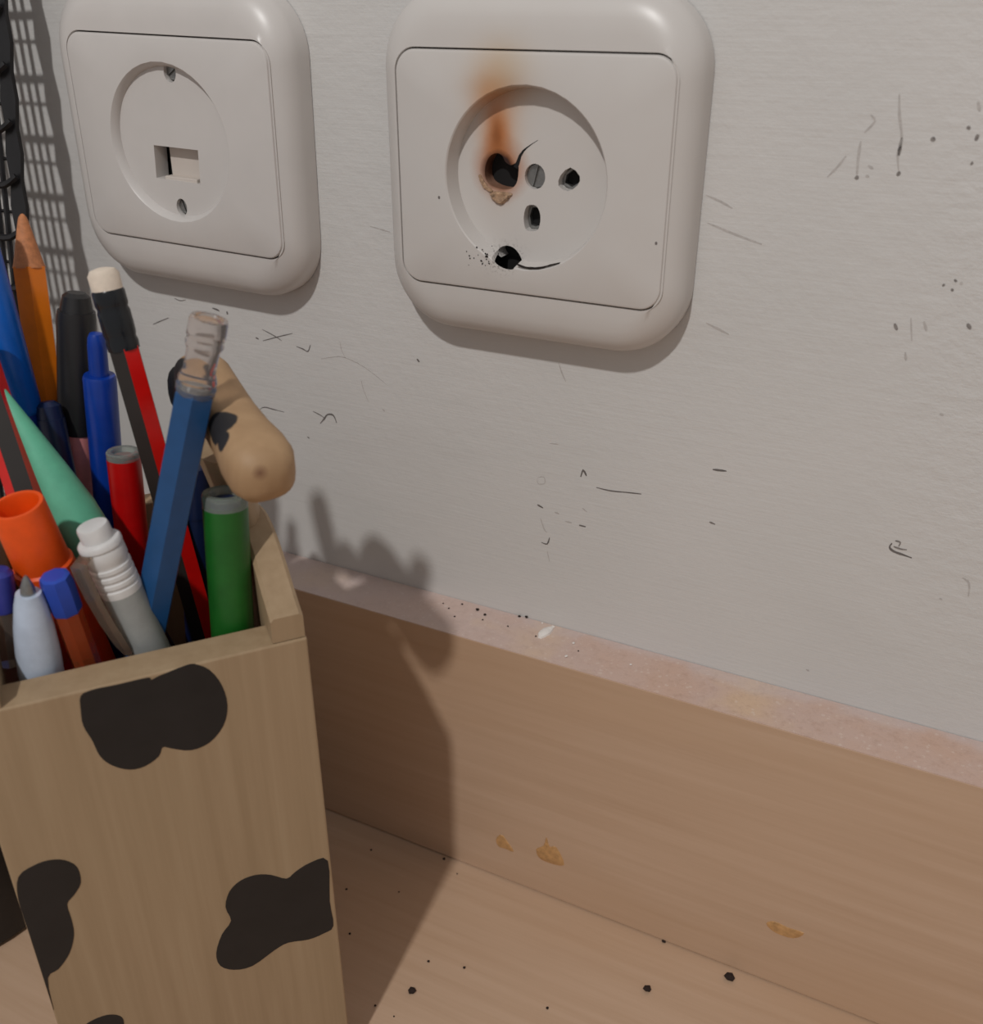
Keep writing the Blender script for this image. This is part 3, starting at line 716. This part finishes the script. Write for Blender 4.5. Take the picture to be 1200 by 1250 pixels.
# ------------------------------------------------------------------ black mesh panel leaning on the wall at the left edge
TILT = math.radians(-8.4)
mh = thing('mesh_panel', 'black wire mesh panel leaning against the wall at the left edge', 'mesh panel', Matrix.Translation((-0.2537, -0.0540, 0.0002)) @ Matrix.Rotation(TILT, 4, 'X'))
H = 0.352; WX = 0.115
def wavy_post(x, w, dpt):
    rings = []; n = 96
    for i in range(n + 1):
        z = H * i / n; k = .0005 * math.sin(i * 2 * math.pi / 4)
        rings.append([(x + (-.5 * w - k), -.5 * dpt, z), (x + .5 * w + k, -.5 * dpt, z), (x + .5 * w + k, .5 * dpt, z), (x - .5 * w - k, .5 * dpt, z)])
    V, F = loft(rings); mk('border_strip', V, F, 'meshblack', mh)
def wire(name, pts, r_, seg=6):
    pts = [Vector(p) for p in pts]; rings = []
    for i, p in enumerate(pts):
        dr = (pts[min(i + 1, len(pts) - 1)] - pts[max(0, i - 1)]).normalized(); a = dr.cross(Vector((0, 1, 0.001))).normalized(); b = dr.cross(a)
        rings.append([p + a * r_ * math.cos(k * 2 * math.pi / seg) + b * r_ * math.sin(k * 2 * math.pi / seg) for k in range(seg)])
    V, F = loft(rings); return mk(name, V, F, 'meshblack', mh)
wavy_post(-.0030, .0052, .0012); wavy_post(-WX, .0052, .0012)
for i in range(24):
    z = .006 + i * .0149
    if z > H - .002: break
    wire('cross_wire', [(-WX, -.0012, z), (-.0085, -.0016, z), (-.0050, -.0022, z + .0006), (-.0030, -.0022, z + .0016), (-.0016, -.0014, z + .0030)], .0010)
for i in range(33):
    x = -.0088 - i * .0033
    if x > -WX + .004: wire('upright_wire', [(x, 0, 0), (x, 0, H)], .0008)
for i in range(24):
    z = .0135 + i * .0149
    if z < H - .002: wire('thin_cross_wire', [(-WX, .0004, z), (-.004, .0004, z)], .0005, 4)

# dark round cup, just showing left of the pencil box
cp = thing('pen_cup', 'round black cup standing on the desk left of the pencil box', 'cup', Matrix.Translation((-0.2585, -0.1000, 0.0002)))
lathe('body', [(.0305, 0), (.0320, .0015), (.0330, .100), (.0322, .100), (.0312, .003), (.010, .003)], 'meshblack', cp, 48)
lathe('rim', [(.0330, .0990), (.0342, .0995), (.0345, .1010), (.0338, .1022), (.0322, .1018), (.0320, .0995)], 'meshblack', cp, 48, cs=False, ce=False)

# ------------------------------------------------------------------ loose bits
def crumb(name, P, r_, mat, label, cat, group, flat=.6):
    bm = bmesh.new(); bmesh.ops.create_icosphere(bm, subdivisions=1, radius=1.0)
    for v in bm.verts: v.co = Vector((v.co.x * r_ * random.uniform(.7, 1.3), v.co.y * r_ * random.uniform(.7, 1.3), v.co.z * r_ * flat * random.uniform(.8, 1.1)))
    zmin = min(v.co.z for v in bm.verts)
    for v in bm.verts: v.co.z -= zmin
    me = bpy.data.meshes.new(name); bm.to_mesh(me); bm.free(); me.materials.append(M[mat])
    o = bpy.data.objects.new(name, me); COL.objects.link(o); o.location = P
    return tag(o, label, cat, group)
LZ = 0.0939
for x, y, r_ in [(541, 737, .0003), (564, 738, .0004), (583, 745, .0006), (592, 751, .0005), (555, 753, .0003), (548, 743, .0003), (634, 753, .0005), (643, 754, .0006), (589, 757, .0003), (620, 765, .0003), (706, 795, .0003), (654, 777, .0003)]:
    crumb('dirt_speck', on_z(x, y, LZ), r_, 'crumb', 'tiny dark speck of dirt on the panel edge below the burnt socket', 'dirt', 'dirt specks on the raw edge')
for x, y, r_ in [(453, 1038, .0004), (542, 1049, .0005), (558, 1067, .0003), (423, 1086, .0004), (487, 1089, .0003), (427, 1140, .0004), (523, 1174, .0005), (567, 1182, .0005), (668, 1231, .0005), (458, 1228, .0004), (481, 1241, .0003)]:
    crumb('dirt_crumb', on_z(x, y, 0), r_, 'crumb', 'tiny dark crumb on the desk beside the pencil box', 'crumb', 'small crumbs on the desk')
for x, y, r_, lb in [(503, 1211, .0012, 'dark oblong crumb on the desk nearest the pencil box'), (790, 1209, .0013, 'dark round crumb near the bottom edge, left of the other big one'),
                     (890, 1195, .0016, 'largest dark crumb on the desk, rightmost'), (810, 1150, .0007, 'small dark crumb on the desk close to the panel joint')]:
    crumb('dirt_crumb', on_z(x, y, 0), r_, 'crumb', lb, 'crumb', 'larger crumbs on the desk')
fp = catmull([on_z(x, y, LZ) for x, y in [(656, 775), (664, 768), (676, 766), (672, 774), (660, 780)]], 2)
c0 = sum(fp, Vector()) / len(fp)
V, F = loft([[p - c0 for p in fp], [p.lerp(c0, .1) - c0 + Vector((0, 0, .0006)) for p in fp], [p.lerp(c0, .6) - c0 + Vector((0, 0, .0011)) for p in fp]])
o = mk('paint_flake', V, F, 'flake'); o.location = c0; tag(o, 'white paint flake lying on the raw panel edge', 'paint flake')
for x, y, r_ in [(675, 766, .0006), (691, 802, .0005), (700, 786, .0005), (662, 761, .0003), (770, 812, .0004)]:
    crumb('paint_crumb', on_z(x, y, LZ), r_, 'flake', 'tiny white paint crumb on the raw edge near the flake', 'paint crumb', 'paint crumbs on the raw edge')
